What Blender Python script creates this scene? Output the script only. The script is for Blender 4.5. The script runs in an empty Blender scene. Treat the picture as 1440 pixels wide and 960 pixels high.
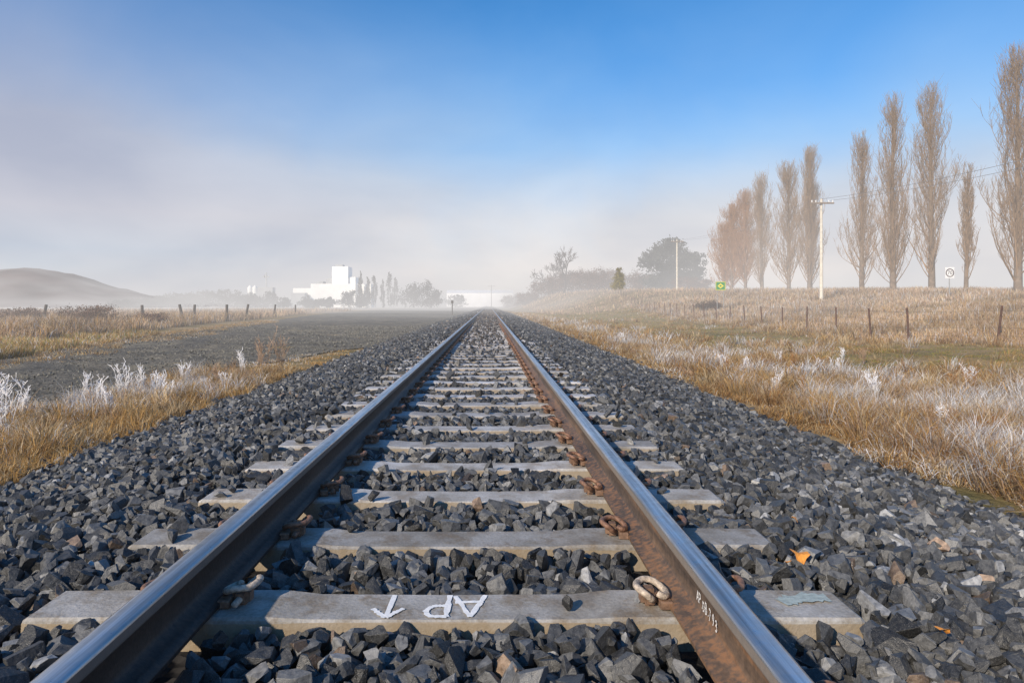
import bpy, bmesh, math, numpy as np
from mathutils import Vector, Matrix
rng = np.random.default_rng(7)
scene = bpy.context.scene
COL = scene.collection
CX, CZ, F = 0.133, 0.924, 960.0

# ------------------------------------------------------------------ helpers
def link(o):
    COL.objects.link(o); return o

def info(o, label=None, category=None, group=None, kind=None):
    if label: o["label"] = label
    if category: o["category"] = category
    if group: o["group"] = group
    if kind: o["kind"] = kind
    return o

def np_mesh(name, V, Fs, cols=None, smooth=False):
    V = np.asarray(V, dtype=np.float32).reshape(-1, 3)
    if not isinstance(Fs, list): Fs = [Fs]
    Fs = [np.asarray(f, dtype=np.int32) for f in Fs if len(f)]
    me = bpy.data.meshes.new(name)
    me.vertices.add(len(V)); me.vertices.foreach_set("co", V.ravel())
    loops = np.concatenate([f.ravel() for f in Fs])
    tot = np.concatenate([np.full(len(f), f.shape[1], np.int32) for f in Fs])
    start = np.concatenate([[0], np.cumsum(tot)[:-1]]).astype(np.int32)
    me.loops.add(len(loops)); me.loops.foreach_set("vertex_index", loops)
    me.polygons.add(len(tot)); me.polygons.foreach_set("loop_start", start)
    me.polygons.foreach_set("loop_total", tot)
    me.polygons.foreach_set("use_smooth", np.full(len(tot), smooth))
    if cols is not None:
        c = np.ones((len(V), 4), np.float32); c[:, :3] = cols
        a = me.color_attributes.new("Col", 'FLOAT_COLOR', 'POINT')
        a.data.foreach_set("color", c.ravel())
    me.update(calc_edges=True)
    return me

def mk(name, me, mat=None, parent=None, loc=None):
    o = bpy.data.objects.new(name, me)
    if mat is not None and me is not None and len(me.materials) == 0: me.materials.append(mat)
    link(o)
    if loc is not None: o.location = loc
    if parent is not None: o.parent = parent
    return o

def empty(name, loc):
    o = bpy.data.objects.new(name, None); o.empty_display_size = .3
    link(o); o.location = loc; return o

def tubes(P, R, sides=3):
    P = np.asarray(P, float); R = np.asarray(R, float)
    N, K, _ = P.shape
    T = np.gradient(P, axis=1)
    T /= np.linalg.norm(T, axis=2, keepdims=True) + 1e-9
    ref = np.zeros_like(T); ref[..., 0] = 1
    m = np.abs(T[:, :1, 0]) > .9
    ref = np.where(m[..., None], np.array([0, 1, 0.]), ref)
    A = np.cross(T, ref); A /= np.linalg.norm(A, axis=2, keepdims=True) + 1e-9
    B = np.cross(T, A)
    ang = np.arange(sides) * 2 * np.pi / sides
    V = P[:, :, None, :] + R[:, :, None, None] * (A[:, :, None, :] * np.cos(ang)[None, None, :, None] + B[:, :, None, :] * np.sin(ang)[None, None, :, None])
    idx = np.arange(N * K * sides).reshape(N, K, sides)
    a = idx[:, :-1, :]; b = np.roll(a, -1, axis=2); d = idx[:, 1:, :]; c = np.roll(d, -1, axis=2)
    Fq = np.stack([a, b, c, d], -1).reshape(-1, 4)
    return V.reshape(-1, 3), Fq

def spline(pts, n):
    pts = np.asarray(pts, float)
    p = np.vstack([2 * pts[0] - pts[1], pts, 2 * pts[-1] - pts[-2]])
    out = []
    for i in range(1, len(p) - 2):
        for t in np.linspace(0, 1, n, endpoint=False):
            a, b, c, d = p[i - 1], p[i], p[i + 1], p[i + 2]
            out.append(.5 * ((2 * b) + (-a + c) * t + (2 * a - 5 * b + 4 * c - d) * t * t + (-a + 3 * b - 3 * c + d) * t ** 3))
    out.append(pts[-1]); return np.array(out)

def join(parts):
    Vs, Fs, off = [], {}, 0
    for V, Fq in parts:
        V = np.asarray(V, float).reshape(-1, 3)
        for f in (Fq if isinstance(Fq, list) else [Fq]):
            f = np.asarray(f); Fs.setdefault(f.shape[1], []).append(f + off)
        Vs.append(V); off += len(V)
    return np.vstack(Vs), [np.vstack(v) for v in Fs.values()]

def boxg(x0, x1, y0, y1, z0, z1):
    V = np.array([[x, y, z] for z in (z0, z1) for y in (y0, y1) for x in (x0, x1)], float)
    Fq = np.array([[0, 2, 3, 1], [4, 5, 7, 6], [0, 1, 5, 4], [2, 6, 7, 3], [0, 4, 6, 2], [1, 3, 7, 5]])
    return V, Fq

def bevel_box(name, dims, bev=.01):
    bm = bmesh.new()
    V, Fq = boxg(*dims)
    vs = [bm.verts.new(v) for v in V]
    for f in Fq: bm.faces.new([vs[i] for i in f])
    if bev: bmesh.ops.bevel(bm, geom=bm.edges[:], offset=bev, segments=2, affect='EDGES')
    me = bpy.data.meshes.new(name); bm.to_mesh(me); bm.free(); return me

def sstep(a, b, x):
    t = np.clip((x - a) / (b - a), 0, 1); return t * t * (3 - 2 * t)

def pn(x, y, s=1.0, seed=0):
    x = np.asarray(x, float) / s + seed * 13.7; y = np.asarray(y, float) / s - seed * 7.3
    return (np.sin(x * 1.3 + 1.7 * np.sin(y * .9)) + np.sin(y * 1.7 + 1.3 * np.sin(x * 1.1 + 2)) + .6 * np.sin(2.9 * x + 1.9 * y) + .5 * np.sin(3.7 * y - 2.3 * x + 1)) / 3.1

# ------------------------------------------------------------------ terrain
def gz(x, y):
    x = np.asarray(x, float); y = np.asarray(y, float)
    lo = 12 - 7 * sstep(60, 160, y); hi = 40 - 22 * sstep(60, 160, y)
    amp = 1.0 + np.clip(1.25 + (y - 56) / 56 * 1.3, .9, 2.9)
    z = -.5 + amp * sstep(lo, hi, x)
    z = z + .07 * pn(x, y, 2.2, 1) * sstep(4.5, 7, x) + .04 * pn(x, y, .7, 14) * sstep(4.2, 6, x)
    z = z + .10 * sstep(-14, -30, x) * pn(x, y, 6, 2)
    z = z + .10 * sstep(5.5, 3.5, np.abs(x)) * (x > 0)
    return z

# ------------------------------------------------------------------ materials
FOG = (0.74, 0.72, 0.72)
FD = 184.0
def mat_new(name):
    m = bpy.data.materials.new(name); m.use_nodes = True
    nt = m.node_tree; nt.nodes.clear(); return m, nt
def N(nt, t, **kw):
    n = nt.nodes.new(t)
    for k, v in kw.items(): setattr(n, k, v)
    return n
def mathn(nt, op, a, b=None, clamp=False):
    n = nt.nodes.new('ShaderNodeMath'); n.operation = op; n.use_clamp = clamp
    for i, v in enumerate((a, b)):
        if v is None: continue
        if isinstance(v, (int, float)): n.inputs[i].default_value = v
        else: nt.links.new(v, n.inputs[i])
    return n.outputs[0]
def ramp(nt, fac, stops):
    r = N(nt, 'ShaderNodeValToRGB')
    el = r.color_ramp.elements
    el[0].position, el[0].color = stops[0][0], (*stops[0][1], 1)
    el[1].position, el[1].color = stops[-1][0], (*stops[-1][1], 1)
    for p, c in stops[1:-1]:
        e = el.new(p); e.color = (*c, 1)
    nt.links.new(fac, r.inputs[0]); return r.outputs[0]
def mixc(nt, fac, a, b, mode='MIX'):
    n = N(nt, 'ShaderNodeMix', data_type='RGBA', blend_type=mode)
    for s, v in ((0, fac), (6, a), (7, b)):
        if isinstance(v, (int, float)): n.inputs[s].default_value = v
        elif isinstance(v, tuple): n.inputs[s].default_value = (*v, 1)
        else: nt.links.new(v, n.inputs[s])
    return n.outputs[2]
def noise(nt, scale, detail=4, vec=None, rough=.55, dist=0.):
    n = N(nt, 'ShaderNodeTexNoise'); n.inputs['Scale'].default_value = scale
    n.inputs['Detail'].default_value = detail; n.inputs['Roughness'].default_value = rough
    n.inputs['Distortion'].default_value = dist
    if vec is not None: nt.links.new(vec, n.inputs['Vector'])
    return n.outputs[0]
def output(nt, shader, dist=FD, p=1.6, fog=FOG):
    """surface blended into glowing fog colour: ground mist painted in by world position"""
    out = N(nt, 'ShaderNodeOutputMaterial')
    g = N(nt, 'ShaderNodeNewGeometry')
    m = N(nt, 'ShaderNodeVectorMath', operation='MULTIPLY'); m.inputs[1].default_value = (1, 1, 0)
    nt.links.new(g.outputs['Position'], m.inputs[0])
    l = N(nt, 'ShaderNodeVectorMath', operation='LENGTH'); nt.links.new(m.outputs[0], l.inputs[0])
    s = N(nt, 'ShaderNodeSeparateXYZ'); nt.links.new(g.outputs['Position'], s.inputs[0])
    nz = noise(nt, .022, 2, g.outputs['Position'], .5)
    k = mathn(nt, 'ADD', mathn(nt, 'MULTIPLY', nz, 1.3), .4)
    # painted haze is denser close to the soil
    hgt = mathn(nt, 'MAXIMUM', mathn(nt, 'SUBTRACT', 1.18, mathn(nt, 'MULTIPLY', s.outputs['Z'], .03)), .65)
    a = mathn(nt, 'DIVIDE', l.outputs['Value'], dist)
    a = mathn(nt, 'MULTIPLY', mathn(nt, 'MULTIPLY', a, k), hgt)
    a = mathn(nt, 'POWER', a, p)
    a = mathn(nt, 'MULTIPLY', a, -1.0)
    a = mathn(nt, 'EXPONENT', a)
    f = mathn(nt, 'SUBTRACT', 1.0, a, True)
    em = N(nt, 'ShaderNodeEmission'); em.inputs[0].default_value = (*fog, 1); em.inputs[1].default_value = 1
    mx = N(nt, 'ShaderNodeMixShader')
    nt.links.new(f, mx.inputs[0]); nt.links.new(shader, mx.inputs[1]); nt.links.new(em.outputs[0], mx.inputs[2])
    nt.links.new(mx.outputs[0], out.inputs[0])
def bump(nt, h, strength, dist=.01, normal=None):
    b = N(nt, 'ShaderNodeBump'); b.inputs['Strength'].default_value = strength; b.inputs['Distance'].default_value = dist
    nt.links.new(h, b.inputs['Height'])
    if normal is not None: nt.links.new(normal, b.inputs['Normal'])
    return b.outputs[0]
def pos(nt): return N(nt, 'ShaderNodeNewGeometry').outputs['Position']
def bsdf(nt, col, rough=.8, metal=0., nrm=None, spec=None):
    b = N(nt, 'ShaderNodeBsdfPrincipled')
    if isinstance(col, tuple): b.inputs['Base Color'].default_value = (*col, 1)
    else: nt.links.new(col, b.inputs['Base Color'])
    if isinstance(rough, (int, float)): b.inputs['Roughness'].default_value = rough
    else: nt.links.new(rough, b.inputs['Roughness'])
    if isinstance(metal, (int, float)): b.inputs['Metallic'].default_value = metal
    else: nt.links.new(metal, b.inputs['Metallic'])
    if spec is not None: b.inputs['Specular IOR Level'].default_value = spec
    if nrm is not None: nt.links.new(nrm, b.inputs['Normal'])
    return b.outputs[0]
def simple(name, col, rough=.7, metal=0., var=.25, scale=8, dist=FD, p=1.6, bs=.3):
    m, nt = mat_new(name)
    nz = noise(nt, scale, 5, pos(nt))
    lo = tuple(c * (1 - var) for c in col); hi = tuple(min(1, c * (1 + var)) for c in col)
    c = ramp(nt, nz, [(.3, lo), (.7, hi)])
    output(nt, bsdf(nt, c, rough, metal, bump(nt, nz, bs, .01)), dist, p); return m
def vcol_mat(name, trans=.3, dist=FD, p=1.6, rough=.8):
    m, nt = mat_new(name)
    a = N(nt, 'ShaderNodeAttribute', attribute_name='Col')
    d = N(nt, 'ShaderNodeBsdfPrincipled'); d.inputs['Roughness'].default_value = rough
    d.inputs['Specular IOR Level'].default_value = .25
    nt.links.new(a.outputs['Color'], d.inputs['Base Color'])
    t = N(nt, 'ShaderNodeBsdfTranslucent'); nt.links.new(a.outputs['Color'], t.inputs[0])
    mx = N(nt, 'ShaderNodeMixShader'); mx.inputs[0].default_value = trans
    nt.links.new(d.outputs[0], mx.inputs[1]); nt.links.new(t.outputs[0], mx.inputs[2])
    output(nt, mx.outputs[0], dist, p); return m
M_GRASS = vcol_mat('dry_grass_blades', .3)
M_LEAF = vcol_mat('dark_foliage', .2)
M_LEAFC = vcol_mat('golden_conifer_foliage', .2, 280)
M_LEAFB = vcol_mat('misty_foliage', .2, 185, 1.4)
M_PINE = vcol_mat('misty_pine_foliage', .15, 172, 1.5)

def stone_mat():
    m, nt = mat_new('crushed_basalt')
    a = N(nt, 'ShaderNodeAttribute', attribute_name='Col')
    p = pos(nt)
    n1 = noise(nt, 60, 5, p); n2 = noise(nt, 400, 3, p)
    c = mixc(nt, .65, a.outputs['Color'], ramp(nt, n1, [(.3, (.3, .3, .31)), (.7, (1.85, 1.85, 1.82))]), 'MULTIPLY')
    sp = ramp(nt, n2, [(.58, (0, 0, 0)), (.70, (1, 1, 1))])
    c = mixc(nt, mathn(nt, 'MULTIPLY', sp, .35), c, (.38, .38, .375))
    nrm = bump(nt, n1, .7, .006, bump(nt, n2, .35, .002))
    r = ramp(nt, n1, [(.35, (.38,) * 3), (.65, (.62,) * 3)])
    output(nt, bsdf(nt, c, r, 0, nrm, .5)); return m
M_STONE = stone_mat()
def pebble_mat():
    m, nt = mat_new('dusty_pebbles')
    a = N(nt, 'ShaderNodeAttribute', attribute_name='Col')
    output(nt, bsdf(nt, a.outputs['Color'], .95, 0, None, .1)); return m
M_PEB = pebble_mat()

def sleeper_mat():
    m, nt = mat_new('weathered_concrete')
    p = pos(nt); oi = N(nt, 'ShaderNodeObjectInfo')
    g = N(nt, 'ShaderNodeSeparateXYZ'); nt.links.new(p, g.inputs[0])
    n1 = noise(nt, 3.0, 6, p, .68); n2 = noise(nt, 90, 4, p); n3 = noise(nt, 9, 6, p, .75)
    c = ramp(nt, n1, [(.3, (.18, .155, .125)), (.45, (.30, .28, .25)), (.58, (.40, .385, .365)), (.72, (.52, .515, .505))])
    c = mixc(nt, mathn(nt, 'MULTIPLY', ramp(nt, n3, [(.48, (0, 0, 0)), (.62, (1, 1, 1))]), .75), c, (.21, .16, .105))
    c = mixc(nt, .5, c, ramp(nt, n2, [(.3, (.6, .6, .6)), (.7, (1.25, 1.25, 1.25))]), 'MULTIPLY')
    # patchy frost, plus grazing-light paleness painted onto sleepers further along
    fr = ramp(nt, mathn(nt, 'DIVIDE', g.outputs['Y'], 20.0), [(.12, (0, 0, 0)), (.35, (.5, .5, .5)), (1.0, (.55, .55, .55))])
    fr = mathn(nt, 'MULTIPLY', fr, ramp(nt, n1, [(.35, (.35,) * 3), (.6, (1.,) * 3)]))
    c = mixc(nt, fr, c, (.60, .61, .65))
    rv = mathn(nt, 'ADD', mathn(nt, 'MULTIPLY', oi.outputs['Random'], .45), .78)
    mm = N(nt, 'ShaderNodeVectorMath', operation='SCALE'); nt.links.new(c, mm.inputs[0]); nt.links.new(rv, mm.inputs['Scale'])
    low = mathn(nt, 'MULTIPLY', mathn(nt, 'LESS_THAN', g.outputs['Z'], -.018), .7)
    cc = mixc(nt, low, mm.outputs[0], (.28, .21, .125))
    nrm = bump(nt, n2, .5, .004, bump(nt, n3, .45, .01))
    output(nt, bsdf(nt, cc, .7, 0, nrm)); return m
M_CONC = sleeper_mat()

def rail_side(name, cols, footc, headc):
    m, nt = mat_new(name)
    p = pos(nt)
    mp = N(nt, 'ShaderNodeMapping'); mp.inputs['Scale'].default_value = (6, .9, 10); nt.links.new(p, mp.inputs[0])
    n1 = noise(nt, 1.5, 6, mp.outputs[0], .65); n2 = noise(nt, 45, 5, p, .6)
    s = N(nt, 'ShaderNodeSeparateXYZ'); nt.links.new(p, s.inputs[0])
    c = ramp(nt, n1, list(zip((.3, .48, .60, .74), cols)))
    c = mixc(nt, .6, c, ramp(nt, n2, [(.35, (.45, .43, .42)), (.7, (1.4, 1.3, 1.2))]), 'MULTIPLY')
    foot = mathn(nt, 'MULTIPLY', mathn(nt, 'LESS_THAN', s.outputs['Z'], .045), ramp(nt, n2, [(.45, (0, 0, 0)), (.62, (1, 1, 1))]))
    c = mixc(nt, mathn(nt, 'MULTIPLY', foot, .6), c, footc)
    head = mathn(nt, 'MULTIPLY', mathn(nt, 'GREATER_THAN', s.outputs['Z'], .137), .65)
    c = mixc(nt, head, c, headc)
    output(nt, bsdf(nt, c, .6, .15, bump(nt, n2, .6, .003))); return m
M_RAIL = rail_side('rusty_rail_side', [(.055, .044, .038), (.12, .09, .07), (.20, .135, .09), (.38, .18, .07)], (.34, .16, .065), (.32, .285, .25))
M_RAIL_SHADE = rail_side('shade_painted_rail_side', [(.012, .011, .012), (.022, .019, .018), (.035, .026, .021), (.07, .04, .025)], (.05, .03, .02), (.19, .175, .16))  # darker copy of the rail side, with shade painted into its colours
def railtop():
    m2, nt = mat_new('worn_rail_running_surface')
    p = pos(nt)
    mp = N(nt, 'ShaderNodeMapping'); mp.inputs['Scale'].default_value = (60, 1.2, 10); nt.links.new(p, mp.inputs[0])
    n1 = noise(nt, 1.0, 5, mp.outputs[0], .6); n2 = noise(nt, 30, 4, p)
    c = ramp(nt, n1, [(.35, (.30, .30, .30)), (.52, (.52, .525, .53)), (.70, (.78, .78, .79))])
    r = ramp(nt, n2, [(.3, (.26, .26, .26)), (.7, (.46, .46, .46))])
    output(nt, bsdf(nt, c, r, .85, bump(nt, n1, .2, .002))); return m2
M_RAILTOP = railtop()
M_RUST = simple('rusty_spring_steel', (.23, .125, .08), .6, .15, .5, 60, bs=.5)
M_RUSTL = simple('pale_limed_steel', (.46, .38, .30), .7, .0, .5, 70, bs=.5)
M_IRON = simple('cast_iron', (.19, .115, .075), .7, .1, .45, 60)
M_PAINT = simple('white_paint', (.85, .84, .82), .6, 0, .08, 50)
M_TEAL = simple('faded_teal_paint', (.36, .42, .4), .7, 0, .25, 60)
M_POST = simple('dark_timber', (.06, .045, .035), .85, 0, .4, 12)
M_POSTR = simple('rusty_steel_post', (.10, .05, .035), .7, .1, .4, 12)
M_POLE = simple('pale_timber_pole', (.66, .61, .52), .8, 0, .15, 4)
M_ARM = simple('crossarm_timber', (.25, .2, .16), .8, 0, .25, 6)
M_WIRE = simple('wire', (.22, .22, .23), .6, .1, .1, 1, 170)
M_FWIRE = simple('fence_wire', (.2, .17, .15), .6, .3, .1, 1)
M_BARK = simple('poplar_bark', (.2, .15, .11), .9, 0, .35, 3)
M_TWIG = vcol_mat('bare_twigs', .2, 190, 1.5)
M_GREENS = simple('green_sign_face', (.02, .25, .07), .5, 0, .05, 1)
M_YEL = simple('yellow_sign_face', (.8, .65, .03), .5, 0, .05, 1)
M_WHITE = simple('white_sign_face', (.8, .8, .8), .5, 0, .03, 1)
M_RING = simple('dark_ring', (.06, .03, .03), .5, 0, .05, 1)
M_BLACK = simple('black_lettering', (.02, .02, .02), .5, 0, .05, 1)
M_STEELP = simple('galvanised_post', (.35, .35, .35), .5, .4, .1, 6)
M_FACT = simple('white_factory_wall', (.93, .91, .88), .7, 0, .10, .25, 350, 1.8)
M_FACTS = simple('grey_factory_wall', (.42, .43, .44), .7, 0, .15, .3, 320, 1.8)
M_SHED = simple('pale_shed_wall', (.9, .9, .9), .7, 0, .06, .3, 290, 1.8)
M_HILL = simple('misty_hillside', (.16, .11, .09), .9, 0, .5, .03, 440, 1.7, 0)

# ------------------------------------------------------------------ ground
def ground():
    xs = np.concatenate([-np.geomspace(900, 40, 26), np.arange(-38, -16, 2), np.arange(-16, 30, .4), np.arange(30, 60, 1.5), np.geomspace(62, 900, 22)])
    ys = np.concatenate([[-40, -20, -8], np.arange(-3, 50, .5), np.arange(50, 130, 2.), np.geomspace(132, 2200, 30)])
    X, Y = np.meshgrid(xs, ys); Z = gz(X, Y)
    nx, ny = len(xs), len(ys)
    i = np.arange(nx * ny).reshape(ny, nx)
    Fq = np.stack([i[:-1, :-1], i[:-1, 1:], i[1:, 1:], i[1:, :-1]], -1).reshape(-1, 4)
    me = np_mesh('ground', np.stack([X, Y, Z], -1), Fq, smooth=True)
    m, nt = mat_new('frosty_dry_grass_ground')
    p = pos(nt)
    n1 = noise(nt, .35, 6, p, .65); n2 = noise(nt, 9, 6, p, .7)
    c = ramp(nt, n1, [(.3, (.15, .14, .06)), (.45, (.28, .21, .10)), (.6, (.42, .30, .16)), (.75, (.52, .42, .29))])
    c = mixc(nt, .8, c, ramp(nt, n2, [(.3, (.4, .37, .33)), (.7, (1.4, 1.35, 1.3))]), 'MULTIPLY')
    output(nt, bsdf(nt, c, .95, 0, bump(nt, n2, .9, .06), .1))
    o = mk('ground', me, m); info(o, 'frosted dry grassland running out to the misty horizon', 'ground', kind='structure')
ground()

OUTER = lambda ys: np.interp(ys, [2, 8, 15, 35, 60, 110, 260], [-8.9, -9.8, -11.6, -15.4, -19, -26, -32])
INNER = lambda ys: np.interp(ys, [2, 13, 18, 24, 60, 260], [-6.0, -5.7, -5.0, -3.5, -3.4, -3.4])
def road():
    ys = np.concatenate([np.arange(2, 45, .25), np.arange(45, 260, 3.)])
    outer = OUTER(ys) + .35 * np.sin(ys * .7) + .2 * np.sin(ys * 2.1)
    inner = INNER(ys) + .18 * np.sin(ys * 1.1 + 1)
    K = 54
    t = np.linspace(0, 1, K)
    X = inner[:, None] + (outer - inner)[:, None] * t[None, :]
    Y = np.repeat(ys[:, None], K, 1)
    edge = np.sin(np.pi * t)[None, :]
    ridges = np.clip(pn(X * 1.4, Y * .5, 1.0, 3), 0, 1) * .16 * sstep(.3, .85, t)[None, :] + .03 * pn(X, Y, .4, 5) + .05 * pn(X, Y, 1.3, 8)
    Z = -.475 + ridges * edge + .012 * edge
    i = np.arange(len(ys) * K).reshape(len(ys), K)
    Fq = np.stack([i[:-1, :-1], i[1:, :-1], i[1:, 1:], i[:-1, 1:]], -1).reshape(-1, 4)
    me = np_mesh('gravel_road', np.stack([X, Y, Z], -1), Fq, smooth=True)
    m, nt = mat_new('compacted_gravel'); p = pos(nt)
    v = N(nt, 'ShaderNodeTexVoronoi'); v.inputs['Scale'].default_value = 22; nt.links.new(p, v.inputs['Vector'])
    n1 = noise(nt, .7, 7, p, .72); n2 = noise(nt, 12, 5, p, .7)
    c = ramp(nt, n1, [(.3, (.085, .08, .07)), (.5, (.16, .148, .125)), (.62, (.23, .205, .155)), (.72, (.36, .28, .15))])
    c = mixc(nt, .7, c, ramp(nt, v.outputs['Color'], [(.1, (.35, .35, .35)), (.9, (1.8, 1.75, 1.65))]), 'MULTIPLY')
    c = mixc(nt, .6, c, ramp(nt, n2, [(.3, (.5, .5, .5)), (.7, (1.5, 1.45, 1.4))]), 'MULTIPLY')
    output(nt, bsdf(nt, c, .95, 0, bump(nt, v.outputs['Distance'], .6, .02, bump(nt, n2, .7, .05)), .1))
    o = mk('gravel_road', me, m); info(o, 'dark brownish grey gravel access track beside the railway', 'road', kind='structure')
road()

def bed():
    ys = np.concatenate([np.arange(-3, 60, 1.), np.arange(60, 900, 20.)])
    prof = [(-4.3, -.62), (-3.45, -.45), (-1.75, -.095), (1.75, -.095), (3.45, -.45), (4.3, -.62)]
    X = np.array([p[0] for p in prof]); Z0 = np.array([p[1] for p in prof])
    V = np.array([[x, y, z] for y in ys for x, z in zip(X, Z0)]); K = 6
    i = np.arange(len(ys) * K).reshape(len(ys), K)
    Fq = np.stack([i[:-1, :-1], i[:-1, 1:], i[1:, 1:], i[1:, :-1]], -1).reshape(-1, 4)
    me = np_mesh('ballast_bed', V, Fq)
    m, nt = mat_new('ballast_under_layer'); p = pos(nt)
    v = N(nt, 'ShaderNodeTexVoronoi'); v.inputs['Scale'].default_value = 20; nt.links.new(p, v.inputs['Vector'])
    c = ramp(nt, v.outputs['Color'], [(.1, (.005, .005, .006)), (.9, (.035, .033, .033))])  # near-black tones put the shade of the gaps into the colour
    output(nt, bsdf(nt, c, .9, 0, bump(nt, v.outputs['Distance'], .8, .04), .2))
    o = mk('ballast_bed', me, m); info(o, 'raised bed of ballast under the track, darkened for shade between stones', 'railway bed', kind='structure')
bed()

# ------------------------------------------------------------------ stones
def stone_variant(seed, ncut=9, bev=0.0):
    r = np.random.default_rng(seed)
    bm = bmesh.new(); bmesh.ops.create_cube(bm, size=2.0)
    for k in range(ncut):
        n = Vector(r.normal(size=3)).normalized(); d = r.uniform(.5, .95)
        geom = bm.verts[:] + bm.edges[:] + bm.faces[:]
        bmesh.ops.bisect_plane(bm, geom=geom, plane_co=n * d, plane_no=n, clear_outer=True)
        be = [e for e in bm.edges if e.is_boundary]
        if be: bmesh.ops.holes_fill(bm, edges=be, sides=0)
    bmesh.ops.remove_doubles(bm, verts=bm.verts[:], dist=.06)
    if bev: bmesh.ops.bevel(bm, geom=bm.edges[:], offset=bev, segments=1, affect='EDGES')
    bmesh.ops.triangulate(bm, faces=bm.faces[:])
    bmesh.ops.recalc_face_normals(bm, faces=bm.faces[:])
    V = np.array([v.co[:] for v in bm.verts]); bm.verts.index_update()
    Fq = np.array([[v.index for v in f.verts] for f in bm.faces]); bm.free()
    V -= V.mean(0); V /= np.abs(V).max()
    return V, Fq
HI = [stone_variant(100 + i, 8 + i % 3, .022) for i in range(22)]
LO = [stone_variant(300 + i, 6, 0) for i in range(12)]

def scatter_stones(pts, size, lib, cols):
    n = len(pts)
    q = rng.normal(size=(n, 4)); q /= np.linalg.norm(q, axis=1, keepdims=True)
    w, x, y, z = q.T
    R = np.stack([np.stack([1 - 2 * (y * y + z * z), 2 * (x * y - z * w), 2 * (x * z + y * w)], -1),
                  np.stack([2 * (x * y + z * w), 1 - 2 * (x * x + z * z), 2 * (y * z - x * w)], -1),
                  np.stack([2 * (x * z - y * w), 2 * (y * z + x * w), 1 - 2 * (x * x + y * y)], -1)], 1)
    sc = size[:, None] * rng.uniform([.85, .6, .45], [1.4, 1.0, .85], size=(n, 3))
    var = rng.integers(0, len(lib), n)
    parts, cc = [], []
    for k, (V, Fq) in enumerate(lib):
        s = np.where(var == k)[0]
        if not len(s): continue
        W = np.einsum('nij,nvj->nvi', R[s], V[None] * sc[s][:, None, :]) + pts[s][:, None, :]
        FF = Fq[None] + (np.arange(len(s)) * len(V))[:, None, None]
        parts.append((W.reshape(-1, 3), FF.reshape(-1, 3)))
        cc.append(np.repeat(cols[s], len(V), axis=0))
    V, Fs = join(parts)
    return V, Fs, np.vstack(cc)

SP, S0 = 0.612, 2.117
def ball_z(x):
    return np.interp(np.abs(x), [0, 1.65, 3.5, 4.2], [-.036, -.038, -.43, -.50])
def ballast():
    parts, cols = [], []
    def zone(y0, y1, sp, smin, smax, lib, layers):
        for L in range(layers):
            gx = np.arange(-4.0, 4.0, sp); gy = np.arange(y0, y1, sp)
            X, Y = np.meshgrid(gx, gy); X = X.ravel(); Y = Y.ravel()
            X = X + rng.uniform(-.5, .5, len(X)) * sp; Y = Y + rng.uniform(-.5, .5, len(Y)) * sp
            ok = (X > -.80 * Y - .5) & (X < .86 * Y + .6)
            lim = 3.45 + .22 * pn(X * 0, Y, .5, 4) + rng.normal(size=len(X)) * .17
            ok &= np.abs(X) < lim
            ok &= np.abs(np.abs(X) - .7525) > .085 + smax * .35
            ph = (Y - S0) / SP; dy = np.abs(ph - np.round(ph)) * SP
            ons = (dy < .108 + .4 * smin) & (np.abs(X) < 1.26)
            if L > 0: ok &= ~ons
            else:
                pk = np.interp(Y, [0, 3, 8, 15, 25, 60], [.012, .02, .045, .11, .27, .6])
                pk = np.where(np.abs(X) > .85, pk * 2.0 + .05, pk)
                pk = np.where((np.abs(Y - S0) < .2) & (X > -.75) & (X < .3), 0, pk)
                pk = np.where((np.abs(Y - S0) < .2) & (np.abs(X) > .8), .03, pk)
                ok &= (~ons) | (rng.random(len(X)) < pk)
            X, Y, o2 = X[ok], Y[ok], ons[ok]
            s = (smin + (smax - smin) * rng.random(len(X)) ** 1.3) * np.where(rng.random(len(X)) < .15, 1.25, 1)
            z = ball_z(X) + rng.uniform(-.020, .018, len(X)) - L * sp * .55
            z = z + .016 * pn(X, Y, .35, 6)
            z = z - np.interp(Y, [4, 8, 40], [0, .014, .03]) * (np.abs(X) < 1.0)
            z = np.where(o2, s * .45, z)
            base = np.clip(rng.gamma(1.7, .034, len(X)) + .010, 0, .28)
            c = base[:, None] * np.array([.99, 1.0, 1.02])[None, :]
            br = rng.random(len(X)) < .02
            c[br] = base[br][:, None] * np.array([1.7, 1.2, .85])
            lt = rng.random(len(X)) < .07
            c[lt] = c[lt] * 1.7
            c *= (1 + .6 * sstep(1.0, 3.0, X) * sstep(6, 3, Y))[:, None]  # near right-hand stones painted paler for sunlit faces and frost
            c = np.clip(c, 0, .36)
            rustf = (np.interp(Y, [8, 22, 60], [0, .45, .6]) * (np.abs(X) < 1.0))[:, None] * rng.random(len(X))[:, None]
            c = c * (1 - rustf) + rustf * np.array([.12, .08, .055])
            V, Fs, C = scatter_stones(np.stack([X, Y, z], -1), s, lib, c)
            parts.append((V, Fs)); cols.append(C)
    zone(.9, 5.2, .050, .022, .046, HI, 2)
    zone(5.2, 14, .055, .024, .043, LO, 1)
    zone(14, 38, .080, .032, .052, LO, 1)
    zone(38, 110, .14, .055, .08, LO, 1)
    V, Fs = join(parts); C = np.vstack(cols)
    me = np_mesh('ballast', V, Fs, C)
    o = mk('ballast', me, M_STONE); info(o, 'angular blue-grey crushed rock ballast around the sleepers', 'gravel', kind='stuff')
ballast()

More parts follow.
